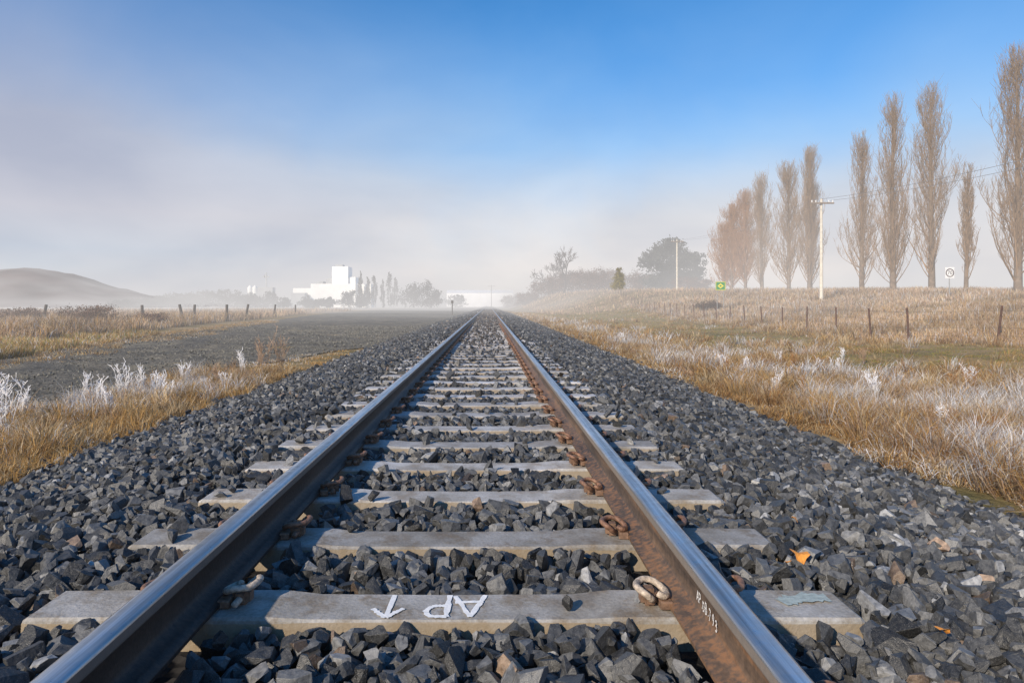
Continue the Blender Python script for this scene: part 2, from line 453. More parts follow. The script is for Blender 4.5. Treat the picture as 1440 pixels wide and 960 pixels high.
def pebbles():
    n = 16000
    Y = 6 + 38 * rng.random(n) ** 1.4
    X = rng.uniform(-15, -3.5, n)
    ok = (X > -.76 * Y) & (X > OUTER(Y)) & (X < INNER(Y)); X, Y = X[ok], Y[ok]
    s = rng.uniform(.006, .020, len(X)) * (1 + Y / 50)
    z = -.455 + .05 * pn(X, Y, 1.3, 8)
    b = rng.uniform(.05, .26, len(X))
    V, Fs, C = scatter_stones(np.stack([X, Y, z], -1), s, LO, b[:, None] * np.array([1.05, 1, .86]))
    me = np_mesh('loose_gravel', V, Fs, C)
    o = mk('loose_gravel', me, M_PEB); info(o, 'loose grey pebbles scattered over the access track', 'gravel', kind='stuff')
pebbles()

# ------------------------------------------------------------------ rails
def rail(name, cx, label, side):
    half = [(0.0730, .010), (.0730, .021), (.045, .030), (.016, .040), (.0085, .055), (.0083, .115), (.013, .128), (.034, .137), (.0355, .142), (.0350, .163), (.031, .170), (.022, .1737), (0, .175)]
    prof = np.array(half + [(-x, z) for x, z in half[-2::-1]])
    ys = np.concatenate([np.arange(-1.5, 40, 2.), np.geomspace(41, 700, 40)])
    K = len(prof)
    V = np.array([[x + cx, y, z] for y in ys for x, z in prof])
    i = np.arange(len(ys) * K).reshape(len(ys), K); j = np.roll(i, -1, 1)
    Fq = np.stack([i[:-1], i[1:], j[1:], j[:-1]], -1).reshape(-1, 4)
    me = np_mesh(name, V, Fq)
    me.materials.append(side); me.materials.append(M_RAILTOP)
    mi = np.zeros(len(Fq), np.int32)
    seg = np.tile(np.arange(K), len(ys) - 1)
    mi[(seg >= 9) & (seg <= 14)] = 1
    me.polygons.foreach_set('material_index', mi)
    o = bpy.data.objects.new(name, me); link(o)
    me.polygons.foreach_set('use_smooth', np.isin(seg, [1,2,3,4,5,6,9,10,11,12,13,14, 17,18,19,20,21]))
    bm = bmesh.new(); bm.from_mesh(me); bmesh.ops.recalc_face_normals(bm, faces=bm.faces[:]); bm.to_mesh(me); bm.free()
    info(o, label, 'rail', 'rails of the track')
    return o
rail_l = rail('rail', -.7525, 'long steel rail with web painted dark for shade and polished top', M_RAIL_SHADE)
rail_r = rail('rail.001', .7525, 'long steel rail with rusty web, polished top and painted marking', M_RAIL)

def text_mesh(s, size, ext=.0006):
    cu = bpy.data.curves.new('t', 'FONT'); cu.body = s; cu.size = size; cu.extrude = ext
    cu.align_x = 'CENTER'; cu.align_y = 'CENTER'
    o = bpy.data.objects.new('t', cu); link(o)
    dg = bpy.context.evaluated_depsgraph_get(); dg.update()
    me = bpy.data.meshes.new_from_object(o.evaluated_get(dg))
    bpy.data.objects.remove(o); bpy.data.curves.remove(cu); return me
def strokes(segs, w, z, jit=.22):
    parts = []
    for s in segs:
        p = spline(s, 8) if len(s) > 2 else np.linspace(s[0], s[1], 10)
        p = np.array(p, float); T = np.gradient(p, axis=0); T /= np.linalg.norm(T, axis=1, keepdims=True) + 1e-9
        Nn = np.stack([-T[:, 1], T[:, 0]], -1)
        ww = w * (1 + jit * rng.normal(size=(len(p), 1)))
        p = p + Nn * w * jit * .25 * rng.normal(size=(len(p), 1))
        a = p + Nn * ww / 2; b = p - Nn * ww / 2
        V = np.vstack([np.c_[a, np.full(len(a), z)], np.c_[b, np.full(len(b), z)]]); n = len(p); z += .0003
        Fq = np.array([[i, i + n, i + n + 1, i + 1] for i in range(n - 1)])
        parts.append((V, Fq))
    return join(parts)
G = {'A': [[(0, 0), (.35, 1)], [(.35, 1), (.7, 0)], [(.15, .38), (.58, .38)]],
     'P': [[(0, 0), (0, 1)], [(0, 1), (.5, .95), (.6, .72), (.45, .5), (0, .45)]],
     'D': [[(0, 0), (0, 1)], [(0, 1), (.45, .9), (.6, .5), (.45, .1), (0, 0)]],
     'B': [[(0, 0), (0, 1)], [(0, 1), (.45, .92), (.45, .58), (0, .52)], [(0, .52), (.55, .45), (.55, .08), (0, 0)]],
     '.': [[(.05, .0), (.15, .1)]],
     '7': [[(0, 1), (.6, .98)], [(.6, .98), (.2, 0)]],
     '9': [[(.52, .6), (.2, .5), (.06, .75), (.3, 1), (.54, .8), (.5, .3), (.3, 0)]],
     '3': [[(.02, .95), (.4, .98), (.5, .75), (.2, .55)], [(.2, .55), (.55, .45), (.5, .1), (0, .03)]]}
segs = []; cxp = 0
for chh in 'AP.DB.793':
    hh = rng.uniform(.8, 1.15); sl = rng.normal() * .13; dz = rng.normal() * .0022
    segs += [[(cxp + (u + sl * v) * .022 + rng.normal() * .0006, (v * hh - .5) * .031 + dz + rng.normal() * .0006) for u, v in s] for s in G[chh]]
    cxp += (.012 if chh == '.' else .0245) * rng.uniform(.88, 1.14)
segs = [[(u - cxp / 2, v) for u, v in s] for s in segs]
V, Fs = strokes(segs, .0042, .0, .35)
t = mk('painted_number', np_mesh('painted_number', V, Fs), M_PAINT, parent=rail_r)
t.matrix_world = Matrix(((0, 0, -1, .7525 - .0095), (-1, 0, 0, 1.90), (0, 1, 0, .074), (0, 0, 0, 1)))
t['label'] = 'small hand painted white letters and numbers on the rail web'

# ------------------------------------------------------------------ sleepers
def sleeper_mesh():
    xs = [-1.25, -1.235, -.98, -.52, -.40, 0, .40, .52, .98, 1.235, 1.25]
    tw = [.094, .098, .100, .100, .092, .090, .092, .100, .100, .098, .094]
    tz = [-.012, -.002, 0, 0, -.010, -.012, -.010, 0, 0, -.002, -.012]
    V = []
    for x, w, z in zip(xs, tw, tz):
        V += [(x, -w - .02, -.2), (x, -w - .003, z - .009), (x, -w + .005, z - .001), (x, w - .005, z), (x, w + .003, z - .009), (x, w + .02, -.2)]
    K = 6; n = len(xs)
    i = np.arange(n * K).reshape(n, K); j = np.roll(i, -1, 1)
    Fq = np.stack([i[:-1], i[1:], j[1:], j[:-1]], -1).reshape(-1, 4)
    caps = np.array([[0, 1, 2, 3, 4, 5], [n * K - 1, n * K - 2, n * K - 3, n * K - 4, n * K - 5, n * K - 6]])
    me = np_mesh('sleeper', V, [Fq, caps])
    bm = bmesh.new(); bm.from_mesh(me); bmesh.ops.recalc_face_normals(bm, faces=bm.faces[:]); bm.to_mesh(me); bm.free()
    me.materials.append(M_CONC); return me
SM = sleeper_mesh()
first = None
for k in range(-1, 130):
    o = bpy.data.objects.new('sleeper' if k == -1 else 'sleeper.%03d' % (k + 1), SM); link(o)
    o.location = (rng.normal() * .012, S0 + k * SP + rng.normal() * .007, rng.normal() * .003)
    o.rotation_euler = (0, rng.normal() * .0015, rng.normal() * .004)
    lab = 'grey concrete railway sleeper bedded in dark ballast'
    if k == 0:
        first = o; lab = 'concrete sleeper painted with white letters AP and an arrow'; o.location = (0, S0, 0); o.rotation_euler = (0, 0, 0)
    info(o, lab, 'sleeper', 'concrete sleepers under the rails')

def rot(segs, ox, oy): return [[(ox - u, oy - v) for u, v in s] for s in segs]
A = [[(-.050, -.078), (-.005, .075)], [(-.005, .075), (.046, -.07)], [(-.044, -.03), (.045, -.022)]]
Pl = [[(-.03, -.078), (-.026, .074)], [(-.028, .072), (.02, .070), (.036, .036), (.016, .004), (-.026, .0)]]
AR = [[(-.006, -.078), (.000, .078)], [(.0, .080), (-.02, .052), (-.046, .018)], [(.0, .080), (.024, .052), (.048, .020)]]
for nm, sg, ox, lb in (('painted_letter', A, .073, 'hand painted white letter A'), ('painted_letter', Pl, -.021, 'hand painted white letter P'), ('painted_arrow', AR, -.174, 'hand painted white arrow')):
    V, Fs = strokes(rot(sg, ox, -.001), .0170, -.0085, .16)
    mk(nm, np_mesh(nm, V, Fs), M_PAINT, parent=first)['label'] = lb
for a0, a1 in (((1.04, .0), (1.20, .03)),):
    V, Fs = strokes([[a0, (1.12, .03), a1]], .06, .0035)
    mk('faded_paint_patch', np_mesh('faded_paint_patch', V, Fs), M_TEAL, parent=first)

# ------------------------------------------------------------------ clips
pts = [(.036, -.060, .020), (.036, -.01, .020), (.036, .026, .024), (.043, .044, .036), (.060, .048, .052), (.074, .030, .060), (.073, .004, .058), (.062, -.022, .056), (.042, -.036, .058), (.018, -.036, .054), (.0, -.024, .044), (-.010, -.002, .036), (-.006, .022, .034), (.008, .036, .038), (.020, .030, .044)]
P = spline(pts, 6)
V, Fq = tubes(P[None], np.full((1, len(P)), .0100), 10)
n = len(P)
caps = np.array([list(range(10))[::-1], list(range((n - 1) * 10, n * 10))])
CL = np_mesh('rail_clip', V, [Fq, caps], smooth=True); CL.materials.append(M_RUST)
CLW = CL.copy(); CLW.materials.clear(); CLW.materials.append(M_RUSTL)
SH = bevel_box('shoulder', (.012, .062, -.028, .026, -.005, .050), .013); SH.materials.append(M_IRON)
INS = bevel_box('insulator', (-.02, .016, -.05, .05, .026, .0), .0)
bm = bmesh.new(); bm.from_mesh(INS); bmesh.ops.recalc_face_normals(bm, faces=bm.faces[:]); bmesh.ops.bevel(bm, geom=bm.edges[:], offset=.004, segments=1, affect='EDGES'); bm.to_mesh(INS); bm.free()
INS.materials.append(M_IRON)
ci = 0
for k in range(-1, 48):
    for side in ((-1, 1), (1, 1), (-1, -1), (1, -1)):
        s, inner = side
        if inner < 0 and k > 12: continue
        white = (k == 0 and inner > 0)
        o = bpy.data.objects.new('rail_clip' if ci == 0 else 'rail_clip.%03d' % ci, CLW if white else CL); link(o); ci += 1
        xx = s * (.7525 - inner * .0840)
        o.location = (xx, S0 + k * SP + rng.normal() * .005, .002)
        away = -s * inner
        o.rotation_euler = (0, 0, (0 if away > 0 else math.pi) + rng.normal() * .10)
        o.scale = (1.1, 1.12, 1.0)
        info(o, 'pale crusted steel spring clip holding the rail' if white else 'rusty bent steel spring clip holding the rail to a sleeper', 'rail clip', 'spring clips along the rails')
        for nm, mh in (('shoulder', SH), ('insulator', INS)):
            c = bpy.data.objects.new(nm, mh); link(c); c.parent = o

# ------------------------------------------------------------------ grass
GOLD = np.array([.58, .35, .12]); STRAW = np.array([.66, .51, .31]); PINK = np.array([.60, .42, .29])
FROST = np.array([.86, .85, .86]); GREEN = np.array([.27, .27, .06]); BROWN = np.array([.29, .165, .07]); RUST = np.array([.40, .215, .085])
def blades(x, y, h, w, lean, col, tipmul=1.15, z=None, la=None):
    n = len(x)
    z = gz(x, y) - .02 if z is None else z
    az = rng.uniform(0, 2 * np.pi, n)
    la = rng.uniform(0, 2 * np.pi, n) if la is None else la
    B = np.stack([x, y, z], -1)
    W = np.stack([np.cos(az), np.sin(az), 0 * az], -1) * (w / 2)[:, None]
    Ld = np.stack([np.cos(la), np.sin(la), 0 * la], -1)
    m = B + Ld * (lean * h * .35)[:, None] + np.array([0, 0, 1]) * (h * .6)[:, None]
    tp = B + Ld * (lean * h)[:, None] + np.array([0, 0, 1]) * (h * np.sqrt(np.clip(1 - .6 * lean ** 2, .15, 1)))[:, None]
    V = np.stack([B - W, B + W, m + W * .8, m - W * .8, tp], 1).reshape(-1, 3)
    b = (np.arange(n) * 5)[:, None]
    q = b + np.array([0, 1, 2, 3]); t = b + np.array([3, 2, 4])
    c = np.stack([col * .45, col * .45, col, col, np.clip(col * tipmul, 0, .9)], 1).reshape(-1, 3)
    return V, [q, t], c
def pick(n, opts, ps):
    k = rng.choice(len(opts), size=n, p=np.array(ps) / sum(ps))
    return np.array(opts)[k] * rng.uniform(.6, 1.2, size=(n, 1))
def grass_obj(name, chunks, label):
    parts = [(c[0], c[1]) for c in chunks]
    V, Fs = join(parts); C = np.vstack([c[2] for c in chunks])
    me = np_mesh(name, V, Fs, C)
    o = mk(name, me, M_GRASS); info(o, label, 'grass', kind='stuff'); return o
def sampl(n, y0, y1, x0f, x1f, pw=1.0):
    y = y0 + (y1 - y0) * rng.random(n) ** pw
    a = x0f(y); b = x1f(y); x = a + (b - a) * rng.random(n)
    return x[b > a], y[b > a]
FENX = lambda y: np.interp(y, [20, 22.5, 23.5, 29, 45, 63, 86, 118], [17.2, 16.9, 14.6, 15.3, 16.6, 17.7, 19.7, 22.3])
def greenf(x, y):
    # mown yellow-green lane that runs along in front of the fence
    lane = sstep(6.2, 8.5, x + .8 * pn(x, y, 2.2, 19)) * sstep(FENX(y) - .3, FENX(y) - 2.5, x + .6 * pn(x, y, 1.7, 23))
    return lane * sstep(10, 15, y) * (.6 + .4 * sstep(-.4, .3, pn(x, y, 2.5, 11)))
def brownf(x, y): return sstep(-.1, .5, pn(x, y, 1.9, 17) + .45 * sstep(5.8, 3.6, x))
ch = []
xr = lambda y: np.minimum(.80 * y + .8, FENX(y) + .3)
def verge(n, y0, y1, hs, ws):
    x, y = sampl(n, y0, y1, lambda y: 3.25 + 0 * y, xr)
    edge = 3.45 + .25 * pn(x * 0, y, .6, 8)
    ok = x > edge; x, y = x[ok], y[ok]
    cl = pn(x, y, .35, 9); pat = pn(x, y, 1.1, 10)
    green = greenf(x, y); bn = brownf(x, y)
    h = hs * (.35 + .65 * sstep(-.4, .6, cl)) * rng.uniform(.4, 1.3, len(x)) * (1 - .6 * green)
    c = pick(len(x), [GOLD, STRAW, BROWN, STRAW * .75], [3, 3, 2, 2])
    b_ = rng.random(len(x)) < bn * .6; c[b_] = pick(b_.sum(), [BROWN, RUST, GOLD * .8], [2, 2, 1])
    g = rng.random(len(x)) < green * .85; c[g] = pick(g.sum(), [GREEN, GOLD * .8], [2.4, 1])
    f = rng.random(len(x)) < (.34 * sstep(-.1, .6, pat)) * (1 - green); c[f] = pick(f.sum(), [FROST, STRAW * 1.25], [2, 1])
    return blades(x, y, h, ws * (1 + .3 * rng.random(len(x))), rng.uniform(.2, 1.6, len(x)), c)
ch.append(verge(90000, 3.5, 11, .19, .0055))
ch.append(verge(80000, 11, 24, .19, .010))
ch.append(verge(60000, 24, 60, .19, .022))
ch.append(verge(40000, 60, 118, .25, .05))
def tufts(nt_, y0, y1, x0f, x1f, per, hs, ws, rad, frostp, pw=1.3, excl=True):
    x, y = sampl(nt_, y0, y1, x0f, x1f, pw)
    pat = pn(x, y, 1.3, 10) + .5 * pn(x, y, .5, 31)
    if excl:
        ok = (rng.random(len(x)) > .95 * greenf(x, y)) & (np.abs(x) > 3.7); x, y, pat = x[ok], y[ok], pat[ok]
    m = len(x)
    H = hs * rng.uniform(.4, 1.5, m); fro = rng.random(m) < frostp(x, y) * sstep(-.3, .6, pat) * 1.5
    basec = pick(m, [GOLD, STRAW, BROWN * 1.2, PINK], [3, 3.5, 1.5, 1.5])
    b_ = rng.random(m) < .6 * brownf(x, y) * excl; basec[b_] = pick(b_.sum(), [BROWN, RUST, PINK * .8], [1, 1.5, 1])
    basec[fro] = FROST * rng.uniform(.8, 1.05, (fro.sum(), 1))
    tx = np.repeat(x, per); ty = np.repeat(y, per); th = np.repeat(H, per); tc = np.repeat(basec, per, 0)
    a = rng.uniform(0, 6.28, m * per); r = rng.random(m * per) ** .6
    px = tx + np.cos(a) * r * rad; py = ty + np.sin(a) * r * rad
    lean = .15 + .95 * r * rng.uniform(.5, 1.4, m * per)
    col = tc * rng.uniform(.6, 1.15, (m * per, 1)); mixm = rng.random(m * per) < .3; col[mixm] = pick(mixm.sum(), [GOLD, STRAW, BROWN], [1, 1, 1])
    return blades(px, py, th * rng.uniform(.4, 1.2, m * per), ws * rng.uniform(.6, 1.3, m * per), lean, col, 1.2, None, a + rng.normal(size=m * per) * .9)
xl = lambda y: 3.6 + 0 * y
fp = lambda x, y: .62 * sstep(13, 6.5, x) * sstep(3.7, 5, x) + .15
ch.append(tufts(900, 4.2, 11, xl, xr, 60, .30, .0055, .12, fp))
ch.append(tufts(1500, 11, 24, xl, xr, 36, .30, .010, .16, fp))
ch.append(tufts(1200, 24, 60, xl, xr, 20, .34, .022, .2, fp))
def strip(n, y0, y1, hs, ws):
    x, y = sampl(n, y0, y1, lambda y: np.maximum(INNER(y) - .35, -.76 * y - .5), lambda y: -3.3 + 0 * y)
    edge = -3.5 + .25 * pn(x * 0, y, .5, 12); ok = (x < edge) & (x > INNER(y) - .3 + .25 * pn(x, y, .5, 3)); x, y = x[ok], y[ok]
    cl = pn(x, y, .4, 13); dens = sstep(-.5, .2, cl + .9 * sstep(16, 9, y)); ok = rng.random(len(x)) < dens * sstep(24, 15, y)
    x, y, cl = x[ok], y[ok], cl[ok]
    h = hs * rng.uniform(.3, 1.2, len(x)) * (.35 + .65 * sstep(-.4, .5, cl)) * np.interp(y, [5, 9, 14, 24], [1.1, 1, .6, .4])
    c = pick(len(x), [GOLD, STRAW, BROWN], [4, 2, 1.2])
    f = rng.random(len(x)) < .5 * sstep(-4.1, -5.1, x + .3 * pn(x, y, .7, 5)); c[f] = pick(f.sum(), [FROST, STRAW * 1.2], [3, 1])
    return blades(x, y, h, ws * (1 + .4 * rng.random(len(x))), rng.uniform(.1, 1.1, len(x)), c)
ch.append(strip(50000, 4, 12, .24, .006)); ch.append(strip(26000, 12, 24, .18, .010))
ch.append(tufts(520, 4.8, 14, lambda y: np.maximum(-5.9, -.76 * y - .4), lambda y: -3.8 + 0 * y, 50, .25, .006, .10, lambda x, y: .15 + .65 * sstep(-4.2, -5.1, x), 1.0, False))
# ragged grass tongues creeping over the edges of the gravel road
ch.append(tufts(1100, 12, 60, lambda y: OUTER(y) - .8, lambda y: OUTER(y) + 1.6 + 1.2 * pn(y, y, 4, 2), 24, .13, .014, .25, lambda x, y: .1 + 0 * x, 1.2, False))
ch.append(tufts(260, 9, 50, lambda y: OUTER(y) + 1, lambda y: INNER(y) - .5, 16, .07, .012, .3, lambda x, y: .1 + 0 * x, 1.2, False))
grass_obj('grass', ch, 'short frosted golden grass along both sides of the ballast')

ch = []
def tall(n, y0, y1, x0, x1, hs, ws, cols, ps, pw=1.0, seed=0):
    x, y = sampl(n, y0, y1, x0, x1, pw)
    cl = pn(x, y, 1.1, 20 + seed) + .6 * pn(x, y, 4.5, 40 + seed); ok = rng.random(len(x)) < .3 + .7 * sstep(-.6, .3, cl); x, y, cl = x[ok], y[ok], cl[ok]
    h = hs * rng.uniform(.4, 1.25, len(x)) * (.45 + .7 * sstep(-.6, .8, cl))
    c = pick(len(x), cols, ps) * (.7 + .42 * sstep(-.8, .8, pn(x, y, 3.3, 50 + seed)))[:, None]
    return blades(x, y, h, ws * (1 + y / y1) * rng.uniform(.5, 1.2, len(x)), rng.uniform(.02, .9, len(x)), c, 1.25)
R1 = lambda y: FENX(y) - .5
R2 = lambda y: .82 * y + 1
ch.append(tall(75000, 19, 45, R1, R2, .50, .014, [STRAW, PINK, FROST * .85, GOLD, BROWN], [3, 4, 1.2, 2, 2]))
ch.append(tall(80000, 45, 90, R1, R2, .62, .028, [STRAW, PINK, FROST * .85, BROWN * 1.3], [3, 5, 1.3, 1.6], 1, 1))
ch.append(tall(30000, 90, 170, lambda y: 8 + 0 * y, lambda y: np.minimum(.8 * y, 75), .7, .06, [STRAW, PINK], [1, 2], 1, 2))
L1 = lambda y: -.76 * y - 1
L2 = lambda y: OUTER(y) - .3
ch.append(tall(60000, 13, 32, L1, L2, .30, .012, [GOLD, STRAW, BROWN, GREEN * 1.1, FROST * .9], [4, 3, 1.8, 2.2, .8], 1, 3))
ch.append(tall(60000, 24, 60, L1, lambda y: L2(y) - 2.5, .76, .02, [STRAW, PINK, BROWN, GOLD, FROST * .8], [3, 4, 2, 2, .7], 1, 4))
ch.append(tall(50000, 60, 150, lambda y: np.maximum(L1(y), -95), lambda y: L2(y) - 2, .8, .045, [STRAW, PINK, BROWN], [2, 4, 1], 1, 5))
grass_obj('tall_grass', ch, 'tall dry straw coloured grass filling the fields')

# ------------------------------------------------------------------ weeds
def weed(name, x, y, h, seed, col, label, nst=7, spread=.35, rad=.0033):
    r = np.random.default_rng(seed); Ps, Rs = [], []
    for s in range(nst):
        a = r.uniform(0, 6.28); L = h * r.uniform(.6, 1); sp = spread * r.uniform(.2, 1)
        base = np.array([r.normal() * .03, r.normal() * .03, 0])
        tip = base + np.array([np.cos(a) * sp * L, np.sin(a) * sp * L, L])
        mid = (base + tip) / 2 + r.normal(size=3) * .03 * L
        p = spline([base, mid, tip], 4)[:9]; Ps.append(p); Rs.append(np.linspace(rad * 1.6, rad * .7, 9))
        for b in range(9):
            t = r.integers(3, 9); o = p[min(t, 8)]; a2 = r.uniform(0, 6.28); l = L * r.uniform(.1, .28)
            e = o + np.array([np.cos(a2) * l * .6, np.sin(a2) * l * .6, l * .8]); q = np.linspace(o, e, 9); q[:, 2] += np.sin(np.linspace(0, 3, 9)) * .01
            Ps.append(q); Rs.append(np.linspace(rad, rad * 1.1, 9))
            for c in range(2):
                o3 = q[r.integers(3, 8)]; e3 = o3 + r.normal(size=3) * l * .25 + [0, 0, l * .3]
                Ps.append(np.linspace(o3, e3, 9)); Rs.append(np.full(9, rad * .8))
    V, Fq = tubes(np.array(Ps), np.array(Rs), 3)
    c = col[None] * (.75 + .4 * np.clip(V[:, 2:3] / h, 0, 1)); me = np_mesh(name, V, Fq, c)
    o = mk(name, me, M_GRASS, loc=(x, y, float(gz(x, y)) - .02)); info(o, label, 'weed', 'frosted weeds beside the track'); return o
wi = 0
WL = [(-5.1, 7.4, .68, FROST, 7), (-5.5, 8.2, .46, FROST, 6), (-4.75, 8.8, .34, FROST, 7), (-5.3, 10.2, .54, FROST, 8), (-5.0, 10.6, .40, FROST, 8), (-5.5, 11.0, .42, FROST, 8),
      (-4.6, 10.0, .3, FROST, 7), (-4.45, 13.8, .85, PINK * .8, 9), (-4.2, 14.3, .7, PINK * .7, 8), (-4.7, 13.4, .5, FROST, 7), (-5.2, 9.4, .38, FROST, 7), (-4.2, 9.0, .3, STRAW, 7), (-4.9, 6.9, .38, FROST, 6), (-4.3, 11.5, .3, FROST, 6),
      (-5.3, 12.2, .40, FROST, 7), (-4.6, 11.9, .4, PINK * .7, 8), (-5.6, 9.8, .45, FROST, 7)]
rr_ = np.random.default_rng(77)
for q in range(22):
    yy = rr_.uniform(6.5, 17); xx_ = rr_.uniform(4.6, min(.76 * yy, 9.5)) if .76 * yy > 4.8 else 4.5
    WL.append((xx_, yy, rr_.uniform(.28, .42), FROST if rr_.random() < .5 else (RUST if rr_.random() < .5 else PINK * .8), 7))
for (x, y, h, c, n) in WL:
    weed('weed_plant' if wi == 0 else 'weed_plant.%03d' % wi, x, y, h, 50 + wi, c, 'frost covered branching weed standing in golden grass' if c is FROST else 'dry brownish branching weed in the grass', n); wi += 1

# ------------------------------------------------------------------ trees
def poplar(idx, x, y, H, Wd, seed, dens=1.0, label=None, tint=(1, 1, 1), low=.05):
    r = np.random.default_rng(seed); base = Vector((x, y, float(gz(x, y)) - .1))
    root = empty('poplar_tree' if idx == 0 else 'poplar_tree.%03d' % idx, base)
    info(root, label or 'tall bare poplar tree with upright brown branches', 'tree', 'row of poplar trees')
    Ps, Rs, tw = [], [], []
    K = 9; t = np.linspace(0, 1, K)
    P0 = np.stack([.12 * np.sin(3 * t + seed), .12 * np.sin(2 * t + 1 + seed), t * H * .96], -1)
    V, Fq = tubes(P0[None], (H * .015 * (1 - t) ** .9 + .02)[None], 8)
    mk('trunk', np_mesh('trunk', V, Fq, smooth=True), M_BARK, parent=root)
    ph = r.uniform(0, 6.28, 4)
    env = lambda u, a=0: Wd * np.interp(u, [0, .06, .2, .4, .7, .88, .96, 1.04], [.3, .65, .95, 1.0, .86, .58, .34, .1]) * (1 + .25 * np.sin(a * 2 + ph[0] + u * 7) + .18 * np.sin(a * 3 + ph[1] - u * 13))
    n1 = int(82 * dens); prim = []
    for i in range(n1):
        u0 = low + (.84 - low) * r.random() ** .95; a = r.uniform(0, 6.28)
        L = H * r.uniform(.14, .36) * (1 - .4 * u0); u1 = min(u0 + L / H, 1.0 - .12 * r.random() ** 1.5)
        L = (u1 - u0) * H
        rr = env(u1, a) * r.uniform(.3, 1.15)
        rad = rr * (1 - (1 - t) ** 2.0); wob = r.normal() * .25
        P = np.stack([np.cos(a + wob * t) * rad, np.sin(a + wob * t) * rad, u0 * H + L * t ** .95], -1)
        Ps.append(P); r0 = .012 + .055 * L / (H * .34) * (1 - u0); Rs.append(r0 * (1 - .75 * t) + .007); prim.append((P, L))
    prim.append((P0, H))
    for P, L in prim:
        m = int((12 if L < H else 45))
        for j in range(m):
            s = r.uniform(.15, .97); o = np.array([np.interp(s, t, P[:, k]) for k in range(3)])
            a2 = r.uniform(0, 6.28); l = r.uniform(.6, 2.0) * H / 20 * (1 if L < H else .8); sp = r.uniform(.12, .5)
            l = min(l, max(.4, H * 1.01 - o[2]))
            q = np.stack([o[0] + np.cos(a2) * sp * l * t, o[1] + np.sin(a2) * sp * l * t, o[2] + l * t], -1)
            q[:, :2] += (np.sin(t * np.pi) * sp * l * .22)[:, None] * np.array([np.cos(a2), np.sin(a2)])
            Ps.append(q); Rs.append(.013 * (1 - .5 * t))
            for jj in range(3):
                o3 = q[r.integers(1, 8)]; a3 = r.uniform(0, 6.28); l3 = l * r.uniform(.3, .55); sp3 = r.uniform(.2, .7)
                e3 = o3 + np.array([np.cos(a3) * sp3 * l3, np.sin(a3) * sp3 * l3, l3])
                tw.append(np.linspace(o3, e3, 3))
    V1, F1 = tubes(np.array(Ps)[:, ::2], np.array(Rs)[:, ::2], 3)
    TW = np.array(tw); V2, F2 = tubes(TW, np.tile(np.array([.0110, .0100, .0065]), (len(TW), 1)), 3)
    V, Fs = join([(V1, F1), (V2, F2)])
    n = len(V); g = .65 + .6 * r.random((n // 3 + 1, 1)).repeat(3, 0)[:n]
    hh = np.clip(V[:, 2:3] / H, 0, 1)
    c = (np.array([.36, .235, .135]) * (1 - hh) + np.array([.34, .25, .18]) * hh) * g * np.array(tint)
    mk('crown', np_mesh('crown', V, Fs, c), M_TWIG, parent=root)
specs = [  # x, y, height, half width, density, rusty
    (43.5, 56, 20.2, 2.25, 1.4, 0), (44.2, 68, 20.8, 2.1, 1.25, 0), (41.6, 70, 20.4, 2.0, 1.3, 0), (43.4, 79, 18.6, 1.9, 1.1, 0), (42.2, 60, 11.4, .75, .6, 0),
    (44.8, 95, 20.2, 1.7, 1.2, 0), (43.6, 99, 18.8, 2.6, 1.6, 0), (44.9, 112, 20.0, 2.1, 1.4, 0), (43.8, 116, 17.4, 2.9, 2.3, 1), (42.6, 119, 15.2, 3.1, 2.3, 1), (47.6, 57.5, 18, 1.6, .9, 0), (42.6, 123, 12.5, 3.2, 1.8, 1), (46.8, 99, 16.5, 1.8, 1.1, 0)]
for i, (x, y, H, Wd, dn, ru) in enumerate(specs):
    poplar(i, x, y, H, Wd, 900 + i, dn, 'slim young bare poplar tree' if i == 4 else ('dense rusty brown bare poplar tree' if ru else None), (1.15, .98, .88) if ru else (1, 1, 1), .03)
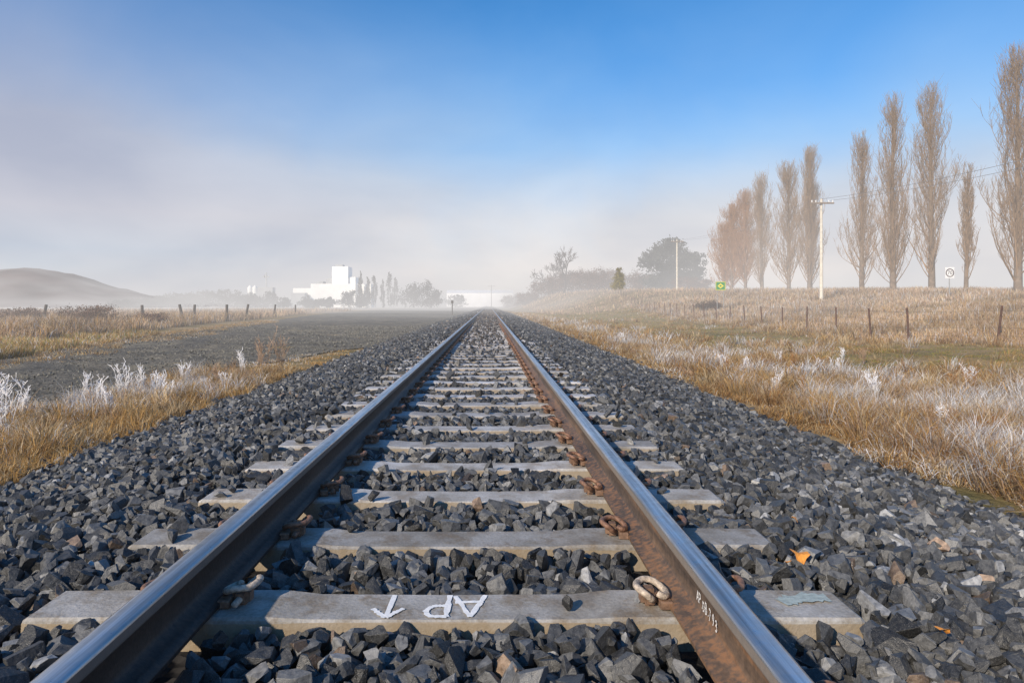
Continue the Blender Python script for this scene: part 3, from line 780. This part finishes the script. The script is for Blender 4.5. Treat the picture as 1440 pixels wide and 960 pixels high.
def clump_tree(name, x, y, H, blobs, n, size, col, seed, label, category='tree', trunk=True, mat=None, group=None):
    r = np.random.default_rng(seed)
    root = empty(name, (x, y, float(gz(x, y)) - .1)); info(root, label, category, group)
    if trunk:
        t = np.linspace(0, 1, 7); Ps = [np.stack([0 * t, 0 * t, t * H * .7], -1)]; Rs = [H * .022 * (1 - .7 * t)]
        for b in blobs:
            c = np.array(b[:3]); st = np.array([0, 0, c[2] * .45]); Ps.append(st + (c - st) * t[:, None] + np.array([0, 0, 1]) * (np.sin(t * np.pi) * -.05 * H)[:, None]); Rs.append(H * .01 * (1 - .7 * t))
        V, Fq = tubes(np.array(Ps), np.array(Rs), 6); mk('trunk', np_mesh('trunk', V, Fq, smooth=True), M_POST, parent=root)
    Cs, ks = [], []
    vol = np.array([b[3] * b[4] * b[5] for b in blobs]) ** .75; vol /= vol.sum()
    for b, v in zip(blobs, vol):
        m = int(n * v); nc = max(6, m // 28)
        d = r.normal(size=(nc, 3)); d /= np.linalg.norm(d, axis=1, keepdims=True); d *= r.uniform(.35, 1.05, (nc, 1))
        cen = np.array(b[:3]) + d * np.array(b[3:6])
        k = r.integers(0, nc, m); p = cen[k] + r.normal(size=(m, 3)) * np.array(b[3:6]) * .15
        sh = (.6 + .7 * r.random(nc))[k]; Cs.append(p); ks.append(sh)
    P = np.vstack(Cs); S = np.concatenate(ks)
    kp = P[:, 2] > -.1; P, S = P[kp], S[kp]; m = len(P)
    a = r.normal(size=(m, 3)); a /= np.linalg.norm(a, axis=1, keepdims=True); b2 = np.cross(a, r.normal(size=(m, 3))); b2 /= np.linalg.norm(b2, axis=1, keepdims=True)
    sz = size * r.uniform(.5, 1.3, (m, 1))
    V = np.stack([P - a * sz, P + b2 * sz * .5, P + a * sz, P - b2 * sz * .5], 1).reshape(-1, 3)
    Fq = np.arange(m * 4).reshape(m, 4); c = (np.array(col)[None] * S[:, None]).repeat(4, 0)
    mk('crown', np_mesh('crown', V, Fq, c), mat or M_LEAF, parent=root); return root
clump_tree('pine_tree', 40.5, 150, 12.5, [(-.5, 0, 9.6, 3.8, 3.5, 2.2), (-4, 1, 8.2, 3.0, 3, 1.7), (4.0, 0, 7.4, 3.2, 3, 2.0), (-1.5, -2, 6.2, 5.0, 3, 1.9), (5.4, 0, 4.6, 2.0, 2.5, 1.8), (-6.0, 0, 6.6, 1.5, 2, 1.0), (1, 0, 3.6, 5.5, 3, 2.0), (.5, 0, 11.2, 2.2, 2, 1.1), (-3, 0, 2.5, 4, 3, 2)], 15000, .30, (.055, .06, .05), 5, 'broad dark pine tree with a layered crown', mat=M_PINE)
clump_tree('conifer_shrub', 24.9, 130, 5.0, [(0, 0, 1.2, 1.35, 1.3, 1.1), (0, 0, 2.6, 1.1, 1.05, 1.1), (0.1, 0, 3.9, .6, .55, .8)], 4500, .13, (.26, .21, .05), 6, 'small golden green conical conifer', trunk=True, mat=M_LEAFC)
for i, (u, d, w, h) in enumerate([(742, 170, 3.2, 4.2), (768, 165, 4, 5.4), (800, 160, 4.6, 6.8), (830, 155, 4.6, 7.2), (858, 160, 4.0, 7), (885, 160, 4.0, 6.2), (908, 162, 3.6, 6), (722, 210, 4, 5), (962, 148, 3.4, 4.6), (985, 148, 2.8, 3.6), (845, 175, 5, 8), (815, 172, 5, 7.6), (783, 168, 4, 6.4)]):
    x = CX + (u - 687) / F * d
    clump_tree('bush' if i == 0 else 'bush.%03d' % i, x, d, h, [(0, 0, h * .35, w, 2, h * .4), (w * .4, 0, h * .6, w * .5, 1.5, h * .3), (-w * .5, 0, h * .5, w * .5, 1.5, h * .28)], 5200, .15, (.17, .105, .075), 30 + i, 'bare brown bush softened by mist', 'bush', False, M_LEAFB, 'misty bushes near the track')
def bare_tree(name, x, y, H, seed, label, depth=5, spread=.55):
    r = np.random.default_rng(seed); root = empty(name, (x, y, float(gz(x, y)) - .1)); info(root, label, 'tree')
    out = []
    def grow(p, d, L, R, k):
        t = np.linspace(0, 1, 4)[:, None]; b = r.normal(size=3) * L * .08
        q = p + d * L * t + b * np.sin(t * 2.5); out.append((k, q, np.linspace(R, R * .65, 4)))
        if k == 0: return
        for j in range(3 if k > 1 else 4):
            nd = d + r.normal(size=3) * spread; nd[2] += .12; nd /= np.linalg.norm(nd); grow(q[-1] if j < 2 else q[2], nd, L * r.uniform(.62, .85), R * .62, k - 1)
    grow(np.zeros(3), np.array([0, 0, 1.]), H * .27, H * .02, depth)
    for nm, sel in (('trunk', [o for o in out if o[0] >= depth - 1]), ('crown', [o for o in out if o[0] < depth - 1])):
        V, Fq = tubes(np.array([o[1] for o in sel]), np.maximum(np.array([o[2] for o in sel]), .025), 4)
        mk(nm, np_mesh(nm, V, Fq, np.tile([.10, .08, .07], (len(V), 1))), M_LEAFB, parent=root)
bare_tree('bare_tree', CX + 103 / F * 160, 158, 12, 3, 'bare leafless tree standing in mist')
bare_tree('bare_tree.001', CX + 90 / F * 165, 165, 10, 4, 'small bare leafless tree standing in mist')
for i, (x, y, w, h, cc) in enumerate([(-26, 44, 2.3, 1.7, (.2, .12, .08)), (-22.5, 45, 1.5, 1.1, (.2, .12, .08)), (21.2, 66, 1.5, 1.35, (.11, .075, .055)), (-33, 48, 2, 1.4, (.2, .12, .08))]):
    clump_tree('bramble_bush' if i == 0 else 'bramble_bush.%03d' % i, x, y, h, [(0, 0, h * .4, w, 1.2, h * .45), (w * .4, 0, h * .55, w * .6, 1, h * .35)], 7000, .05, cc, 60 + i, 'low tangled brown bramble bush in dry grass', 'bush', False, M_LEAF, 'bramble bushes in the fields')
FT = vcol_mat('fogged_tree', .1, 290, 1.6)
for i, (u, top, d, w) in enumerate([(507, 381, 300, 1.3), (518, 388, 300, 1.2), (527, 383, 300, 1.5), (538, 392, 300, 1.2), (548, 380, 300, 1.7), (556, 388, 300, 1.3)]):
    x = CX + (u - 687) / F * d; h = .92 + (428 - top) / F * d + .4
    clump_tree('distant_poplar' if i == 0 else 'distant_poplar.%03d' % i, x, d, h, [(0, 0, h * .3, w, w, h * .28), (0, 0, h * .6, w * .9, w, h * .3), (0, 0, h * .85, w * .5, w * .5, h * .15)], 1200, .35, (.07, .065, .06), 80 + i, 'slender poplar fading into mist', 'tree', True, FT, 'poplars beside the factory')
for i, (u, top, d, w) in enumerate([(575, 394, 290, 5), (592, 391, 290, 6), (608, 402, 290, 5), (375, 408, 290, 5), (355, 412, 290, 4), (490, 404, 285, 4), (510, 408, 285, 3), (430, 415, 285, 3), (460, 416, 285, 3), (445, 418, 285, 2.5), (400, 414, 285, 3), (640, 412, 310, 5),
                                    (170, 419, 270, 6), (192, 416, 275, 7), (215, 412, 280, 7), (238, 410, 285, 7), (260, 406, 290, 8), (282, 404, 295, 8), (303, 402, 300, 8), (325, 405, 300, 7), (345, 410, 300, 6)]):
    x = CX + (u - 687) / F * d; h = .92 + (428 - top) / F * d + .4
    clump_tree('distant_bush' if i == 0 else 'distant_bush.%03d' % i, x, d, h, [(0, 0, h * .4, w, 3, h * .42), (w * .3, 0, h * .65, w * .5, 2, h * .3)], 1500, .42, (.06, .055, .05), 110 + i, 'dark rounded bush fading into mist', 'bush', False, FT, 'misty bushes around the factory')

# ------------------------------------------------------------------ hill
def hill(name, pts, d, depth, mat, label):
    us = np.linspace(pts[0][0], pts[-1][0], 60); vs = np.interp(us, [p[0] for p in pts], [p[1] for p in pts])
    vs = np.convolve(np.pad(vs, 1, mode='edge'), np.ones(3) / 3, 'valid') + .7 * np.sin(us * .11) + .5 * np.sin(us * .23 + 1)
    X = CX + (us - 687) / F * d; Z = CZ + (428 - vs) / F * d
    K = 14; V = []
    for k in range(K):
        t = k / (K - 1) * 2 - 1
        pr = np.cos(t * np.pi / 2) ** 1.1 if abs(t) < 1 else 0
        V.append(np.stack([X, np.full(60, d + t * depth), -3 + (Z + 3) * pr + 1.2 * pn(X, np.full(60, t * depth), 12, k * .2) * pr], -1))
    V = np.array(V); i = np.arange(K * 60).reshape(K, 60)
    Fq = np.stack([i[:-1, :-1], i[:-1, 1:], i[1:, 1:], i[1:, :-1]], -1).reshape(-1, 4)
    o = mk(name, np_mesh(name, V, Fq, smooth=True), mat); info(o, label, 'hill', kind='structure')
hill('hill', [(-400, 390), (-150, 378), (0, 381), (30, 378), (65, 379), (90, 385), (120, 395), (160, 408), (205, 417), (260, 424), (310, 430)], 420, 90, M_HILL, 'low rounded brown hill behind the mist')

# ------------------------------------------------------------------ factory
def ux(u, d): return CX + (u - 687) / F * d
def vz(v, d): return CZ + (428 - v) / F * d
D = 300
root = empty('factory', (ux(465, D), D, -.5)); info(root, 'white industrial plant with a stepped tower and silos in mist', 'factory')
def fpart(name, u0, u1, vt, d0, dep, mat):
    me = bevel_box(name, (ux(u0, D) - root.location.x, ux(u1, D) - root.location.x, d0, d0 + dep, 0, vz(vt, D) + .5), .08)
    return mk(name, me, mat, parent=root)
fpart('main_hall', 437, 500, 399, 0, 20, M_FACT)
fpart('side_hall', 410, 437, 405, 2, 16, M_FACT)
fpart('low_annex', 500, 520, 399, 3, 14, M_FACT)
fpart('tower', 464, 487, 374, 4, 9, M_FACT)
fpart('tower_wing', 455, 464, 391, 5, 8, M_FACTS)
fpart('tower_wing', 487, 497, 389, 5, 8, M_FACT)
fpart('tower_cap', 467, 478, 371, 6, 4, M_FACTS)
fpart('roof_unit', 441, 450, 395, 6, 5, M_FACTS)
fpart('loading_shed', 412, 432, 412, -4, 5, M_FACTS)
V, Fq = join([boxg(ux(u, D) - root.location.x - .9, ux(u, D) - root.location.x + .9, -.06, .1, 1.2, 3.6) for u in (443, 451, 459, 467, 475, 483, 491)])
mk('window_band', np_mesh('window_band', V, Fq), M_FACTS, parent=root)
def cyl(x, y, r, h0, h1, rt=None):
    a = np.linspace(0, 2 * np.pi, 20, endpoint=False); rt = r if rt is None else rt
    V = np.vstack([np.c_[x + r * np.cos(a), y + r * np.sin(a), np.full(20, h0)], np.c_[x + rt * np.cos(a), y + rt * np.sin(a), np.full(20, h1)]])
    i = np.arange(20); return V, [np.stack([i, (i + 1) % 20, (i + 1) % 20 + 20, i + 20], -1), np.array([list(range(39, 19, -1))])]
for k, (u, vt) in enumerate([(345, 402), (352, 402)]):
    x = ux(u, D) - root.location.x
    V, Fs = join([cyl(x, 6, 1.1, 0, vz(vt, D)), cyl(x, 6, 1.1, vz(vt, D), vz(vt, D) + 1.0, .2)])
    mk('silo', np_mesh('silo', V, Fs, smooth=False), M_FACT, parent=root)
x = ux(369, D) - root.location.x
V, Fs = join([boxg(x - .25, x + .25, 5, 5.5, 0, vz(381, D)), boxg(x - 1.6, x + 1.2, 5.1, 5.4, vz(388, D), vz(387, D) + .4), boxg(x - .9, x - .6, 5.1, 5.4, vz(388, D), vz(384, D)), boxg(x - 3.2, x + 3.2, 4, 8, 0, vz(402, D))])
mk('conveyor_mast', np_mesh('conveyor_mast', V, Fs), M_FACTS, parent=root)
D2 = 380
x0, x1 = ux(628, D2), ux(722, D2); zt = vz(412, D2); zr = vz(407.5, D2)
root2 = empty('long_shed', ((x0 + x1) / 2, D2, -.5)); info(root2, 'long low white shed with shallow roof in fog', 'shed')
w = (x1 - x0) / 2
mk('wall', bevel_box('wall', (-w, w, 0, 14, 0, zt + .5), .05), M_SHED, parent=root2)
V = np.array([[-w - .1, -.1, zt + .51], [w + .1, -.1, zt + .51], [w + .1, 7, zr + .5], [-w - .1, 7, zr + .5], [w + .1, 14.1, zt + .51], [-w - .1, 14.1, zt + .51]])
me = np_mesh('roof', V, [np.array([[0, 1, 2, 3], [3, 2, 4, 5], [0, 5, 4, 1]]), np.array([[0, 3, 5], [1, 4, 2]])])
mk('roof', me, M_SHED, parent=root2)

# ------------------------------------------------------------------ poles, wires
def upole(idx, x, y, H, arm=2.1, label='pale timber power pole with a single crossarm', mat=M_POLE, r=.16):
    z = float(gz(x, y)); root = empty('utility_pole' if idx == 0 else 'utility_pole.%03d' % idx, (x, y, z - .1)); info(root, label, 'power pole', 'power poles along the field')
    V, Fs = cyl(0, 0, r, 0, H, r * .65); mk('pole', np_mesh('pole', V, Fs), mat, parent=root)
    mk('crossarm', bevel_box('crossarm', (-arm / 2, arm / 2, -.26, -.14, H - .5, H - .36), .01), M_ARM, parent=root)
    for px in (-.45, -.28, .28, .45):
        V, Fs = join([cyl(px * arm, -.2, .045, H - .36, H - .24), cyl(px * arm, -.2, .07, H - .24, H - .16, .03)])
        mk('insulator', np_mesh('insulator', V, Fs), M_WHITE, parent=root)
    return (x, y - .2, z - .1 + H - .16), arm
tops = []
tops.append(upole(0, ux(1155, 62), 62, vz(281, 62) - float(gz(ux(1155, 62), 62)) + .2))
tops.append(upole(1, ux(952, 115), 115, vz(337, 115) - float(gz(ux(952, 115), 115)) + .2))
tops.append(upole(2, ux(945, 190), 190, vz(377, 190) - float(gz(ux(945, 190), 190)) + .2, 1.8))
upole(3, ux(691, 230), 230, vz(401, 230) + .6, 2.6, 'distant dark pole with a crossarm standing in mist', M_POST, .12)
def wire(name, a, b, sag, offs, r=.012):
    Ps = []
    t = np.linspace(0, 1, 30)
    for o in offs:
        A1 = np.array(a) + [o, 0, 0]; B1 = np.array(b) + [o, 0, 0]
        P = A1 + (B1 - A1) * t[:, None]; P[:, 2] -= sag * 4 * t * (1 - t); Ps.append(P)
    V, Fq = tubes(np.array(Ps), np.full((len(Ps), 30), r), 4)
    o = mk(name, np_mesh(name, V, Fq), M_WIRE); info(o, 'thin overhead wires strung between poles', 'power line')
p0, p1, p2 = tops[0][0], tops[1][0], tops[2][0]
wire('power_line', p0, (p0[0] + 1.5, 6, p0[2] - .2), 1.3, (-.95, .95), .014)
wire('power_line.001', p0, p1, .8, (-.9, .9), .009)
wire('power_line.002', p1, p2, .8, (-.8, .8), .008)
V, Fs = join([cyl(0, 0, .07, 0, 2.0, .06), boxg(-.16, .16, -.02, .02, 1.62, 1.98)])
o = mk('marker_post', np_mesh('marker_post', V, Fs), M_POST, loc=(ux(636, 90), 90, -.55)); info(o, 'short dark marker post beside the track', 'post')

# ------------------------------------------------------------------ fences
def fence(name, pts, H, mat, label, r=.045, wires=(.3, .6, .9), tilt=.03):
    root = empty(name, (pts[0][0], pts[0][1], float(gz(*pts[0])))); info(root, label, 'fence')
    o0 = np.array(root.location)
    base = []
    for i, (x, y) in enumerate(pts):
        z = float(gz(x, y)); h = H * rng.uniform(.92, 1.08)
        V, Fs = cyl(0, 0, r, -.1, h, r * .85)
        p = mk('post', np_mesh('post', V, Fs), mat, parent=root, loc=(x - o0[0], y - o0[1], z - o0[2]))
        p.rotation_euler = (rng.normal() * tilt, rng.normal() * tilt, 0); base.append((x - o0[0], y - o0[1], z - o0[2]))
    base = np.array(base); Ps = []
    for w in wires:
        Ps.append(base + [0, -.05, w * H / 1.1])
    V, Fq = tubes(np.array(Ps), np.full((len(Ps), len(base)), .005), 3); mk('wire', np_mesh('wire', V, Fq), M_FWIRE, parent=root)
fy = [20, 22.5, 23.5] + list(np.arange(26.5, 118, 3.4))
fence('wire_fence', [(float(FENX(d)), float(d)) for d in fy], 1.2, M_POSTR, 'wire fence on thin rusty steel posts through dry grass', .038, (.25, .5, .75, 1.0), .04)
fence('wire_fence.001', [(ux(u, d), d) for u, d in [(60, 52), (135, 54), (201, 52), (258, 54), (272, 57), (319, 56), (345, 66), (385, 80), (415, 95)]], 1.5, M_POST, 'old fence of leaning dark timber posts in grass', .12, tilt=.09)

# ------------------------------------------------------------------ signs
def ring(ri, ro, n=40):
    a = np.linspace(0, 2 * np.pi, n, endpoint=False)
    V = np.vstack([np.c_[ri * np.cos(a), np.zeros(n), ri * np.sin(a)], np.c_[ro * np.cos(a), np.zeros(n), ro * np.sin(a)]])
    i = np.arange(n); return V, np.stack([i, (i + 1) % n, (i + 1) % n + n, i + n], -1)
x, y = ux(1335, 50), 50; z = float(gz(x, y)); zc = vz(384, 50) - z
root = empty('speed_sign', (x, y, z)); info(root, 'white speed limit sign reading 70 on a thin post', 'road sign')
V, Fs = cyl(0, 0, .035, -.1, zc + .35); mk('post', np_mesh('post', V, Fs), M_STEELP, parent=root)
mk('panel', bevel_box('panel', (-.33, .33, -.06, -.045, zc - .38, zc + .42), .005), M_WHITE, parent=root)
V, Fq = ring(.24, .31); mk('ring', np_mesh('ring', V + [0, -.066, zc + .02], Fq), M_RING, parent=root)
me = text_mesh('70', .36, .002); me.materials.clear(); me.materials.append(M_BLACK)
t = mk('numerals', me, None, parent=root, loc=(0, -.068, zc + .02)); t.rotation_euler = (math.pi / 2, 0, 0)
x, y = ux(1013, 64), 64; z = float(gz(x, y)); zc = vz(402, 64) - z
root = empty('direction_sign', (x, y, z)); info(root, 'green square road sign with yellow symbol', 'road sign')
for px in (-.3, .3):
    V, Fs = cyl(px, 0, .03, -.1, zc + .3); mk('post', np_mesh('post', V, Fs), M_STEELP, parent=root)
mk('panel', bevel_box('panel', (-.47, .47, -.06, -.045, zc - .4, zc + .4), .005), M_GREENS, parent=root)
fr = [boxg(-.45, .45, -.07, -.062, zc + .34, zc + .38), boxg(-.45, .45, -.07, -.062, zc - .38, zc - .34), boxg(-.45, -.41, -.07, -.062, zc - .335, zc + .335), boxg(.41, .45, -.07, -.062, zc - .335, zc + .335)]
dia = (np.array([[-.30, -.07, zc], [0, -.07, zc - .24], [.30, -.07, zc], [0, -.07, zc + .24], [-.13, -.07, zc], [0, -.07, zc - .1], [.13, -.07, zc], [0, -.07, zc + .1]]), np.array([[0, 1, 5, 4], [1, 2, 6, 5], [2, 3, 7, 6], [3, 0, 4, 7]]))
V, Fs = join(fr + [dia]); mk('symbol', np_mesh('symbol', V, Fs), M_YEL, parent=root)

# fallen leaves
LM = simple('orange_leaf', (.75, .3, .05), .6, 0, .2, 60)
for i, (u, v, s) in enumerate([(1125, 790, .035), (1117, 738, .022), (1327, 938, .02), (1108, 800, .012)]):
    z = -.02 if i != 2 else -.1
    d = (CZ - z) * F / (v - 428); x = CX + (u - 687) / F * d; z = float(ball_z(np.array(x))) + .045
    a = np.linspace(0, 2 * np.pi, 9, endpoint=False); rr = s * (1 + .3 * np.sin(3 * a))
    V = np.c_[rr * np.cos(a), rr * .8 * np.sin(a), .3 * s * np.cos(a * 2)]; V = np.vstack([V, [0, 0, .1 * s]])
    Fq = np.array([[k, (k + 1) % 9, 9] for k in range(9)])
    o = mk('fallen_leaf' if i == 0 else 'fallen_leaf.%03d' % i, np_mesh('fallen_leaf', V, Fq), LM, loc=(x, d, z))
    o.rotation_euler = (.5, .2, i); info(o, 'small orange dead leaf on ballast', 'leaf', 'fallen leaves on the ballast')

# ------------------------------------------------------------------ light, sky
az = math.radians(217); el = math.radians(28)
sd = Vector((math.sin(az) * math.cos(el), math.cos(az) * math.cos(el), math.sin(el)))
L = bpy.data.lights.new('sun', 'SUN'); L.energy = 5.0; L.angle = math.radians(1.0); L.color = (1, .87, .70)
so = bpy.data.objects.new('sun', L); link(so); so.rotation_euler = sd.to_track_quat('Z', 'Y').to_euler()

w = bpy.data.worlds.new('World'); scene.world = w; w.use_nodes = True; nt = w.node_tree; nt.nodes.clear()
sky = N(nt, 'ShaderNodeTexSky', sky_type='NISHITA'); sky.sun_disc = False; sky.sun_elevation = el; sky.sun_rotation = az
sky.altitude = 700; sky.air_density = 1.0; sky.dust_density = .3; sky.ozone_density = 2.0
tc = N(nt, 'ShaderNodeTexCoord'); sx = N(nt, 'ShaderNodeSeparateXYZ'); nt.links.new(tc.outputs['Generated'], sx.inputs[0])
zz = sx.outputs['Z']; xx = sx.outputs['X']
mp = N(nt, 'ShaderNodeMapping'); mp.inputs['Scale'].default_value = (1, 1, 1.5); mp.inputs['Rotation'].default_value = (0, .25, 0); nt.links.new(tc.outputs['Generated'], mp.inputs[0])
n1 = noise(nt, 2.0, 3, mp.outputs[0], .45, .3)
n2 = noise(nt, 3.6, 6, mp.outputs[0], .5, .4)
mp2 = N(nt, 'ShaderNodeMapping'); mp2.inputs['Scale'].default_value = (1, 1, 2.4); mp2.inputs['Location'].default_value = (3.1, 1.7, .4); nt.links.new(tc.outputs['Generated'], mp2.inputs[0])
n3 = noise(nt, 3.4, 4, mp2.outputs[0], .5, .2)
left = N(nt, 'ShaderNodeMapRange'); left.interpolation_type = 'SMOOTHSTEP'
left.inputs[1].default_value = .10; left.inputs[2].default_value = -.60; left.inputs[3].default_value = 0; left.inputs[4].default_value = 1
nt.links.new(xx, left.inputs[0])
zn = mathn(nt, 'ADD', zz, mathn(nt, 'MULTIPLY', mathn(nt, 'SUBTRACT', n1, .5), .13))
base = ramp(nt, zn, [(0.0, (1, 1, 1)), (.11, (.98,) * 3), (.17, (.88,) * 3), (.23, (.66,) * 3), (.30, (.38,) * 3), (.38, (.16,) * 3), (.47, (.0,) * 3)])
f = mathn(nt, 'ADD', base, mathn(nt, 'MULTIPLY', mathn(nt, 'MULTIPLY', left.outputs[0], .46), ramp(nt, zz, [(.05, (.0,) * 3), (.2, (1,) * 3), (.38, (.6,) * 3), (.6, (.2,) * 3)])))
f = mathn(nt, 'ADD', f, mathn(nt, 'MULTIPLY', mathn(nt, 'SUBTRACT', n2, .5), ramp(nt, zz, [(0, (0,) * 3), (.1, (.5,) * 3), (.25, (.6,) * 3), (.5, (.3,) * 3)])), True)
hzr = ramp(nt, zz, [(0, FOG), (.05, (.78, .75, .75)), (.12, (.72, .73, .77)), (.22, (.46, .64, .86)), (.4, (.28, .50, .82))])
hzl = ramp(nt, zz, [(0, FOG), (.03, (.68, .68, .71)), (.07, (.56, .61, .70)), (.12, (.58, .59, .67)), (.25, (.45, .49, .62)), (.4, (.33, .42, .63))])
hz = mixc(nt, left.outputs[0], hzr, hzl)
# uneven thickness: brighter billows and greyer gaps inside the fog bank
bil = ramp(nt, n3, [(.3, (.84, .87, .92)), (.5, (1.0, 1.0, 1.0)), (.68, (1.12, 1.10, 1.07))])
hz = mixc(nt, ramp(nt, zz, [(0, (.5,) * 3), (.05, (1,) * 3), (.3, (.6,) * 3), (.5, (0,) * 3)]), hz, mixc(nt, 1.0, hz, bil, 'MULTIPLY'))
sc = N(nt, 'ShaderNodeVectorMath', operation='SCALE'); sc.inputs['Scale'].default_value = 10.0; nt.links.new(hz, sc.inputs[0])
skc = mixc(nt, 1.0, sky.outputs[0], (.36, 1.12, 1.66), 'MULTIPLY')
fc = mixc(nt, f, skc, sc.outputs[0])
bg = N(nt, 'ShaderNodeBackground'); bg.inputs[1].default_value = .1; nt.links.new(fc, bg.inputs[0])
wo = N(nt, 'ShaderNodeOutputWorld'); nt.links.new(bg.outputs[0], wo.inputs[0])

# ------------------------------------------------------------------ camera
cam = bpy.data.cameras.new('camera'); co = bpy.data.objects.new('camera', cam); link(co)
cam.lens = 24; cam.sensor_width = 36; cam.clip_end = 5000; cam.clip_start = .05
co.location = (CX, 0, CZ); co.rotation_euler = (math.pi / 2, 0, 0)
cam.shift_x = 33 / 1440; cam.shift_y = -(480 - 428) / 1440
scene.camera = co
scene.view_settings.view_transform = 'Standard'; scene.view_settings.look = 'None'; scene.view_settings.exposure = 0
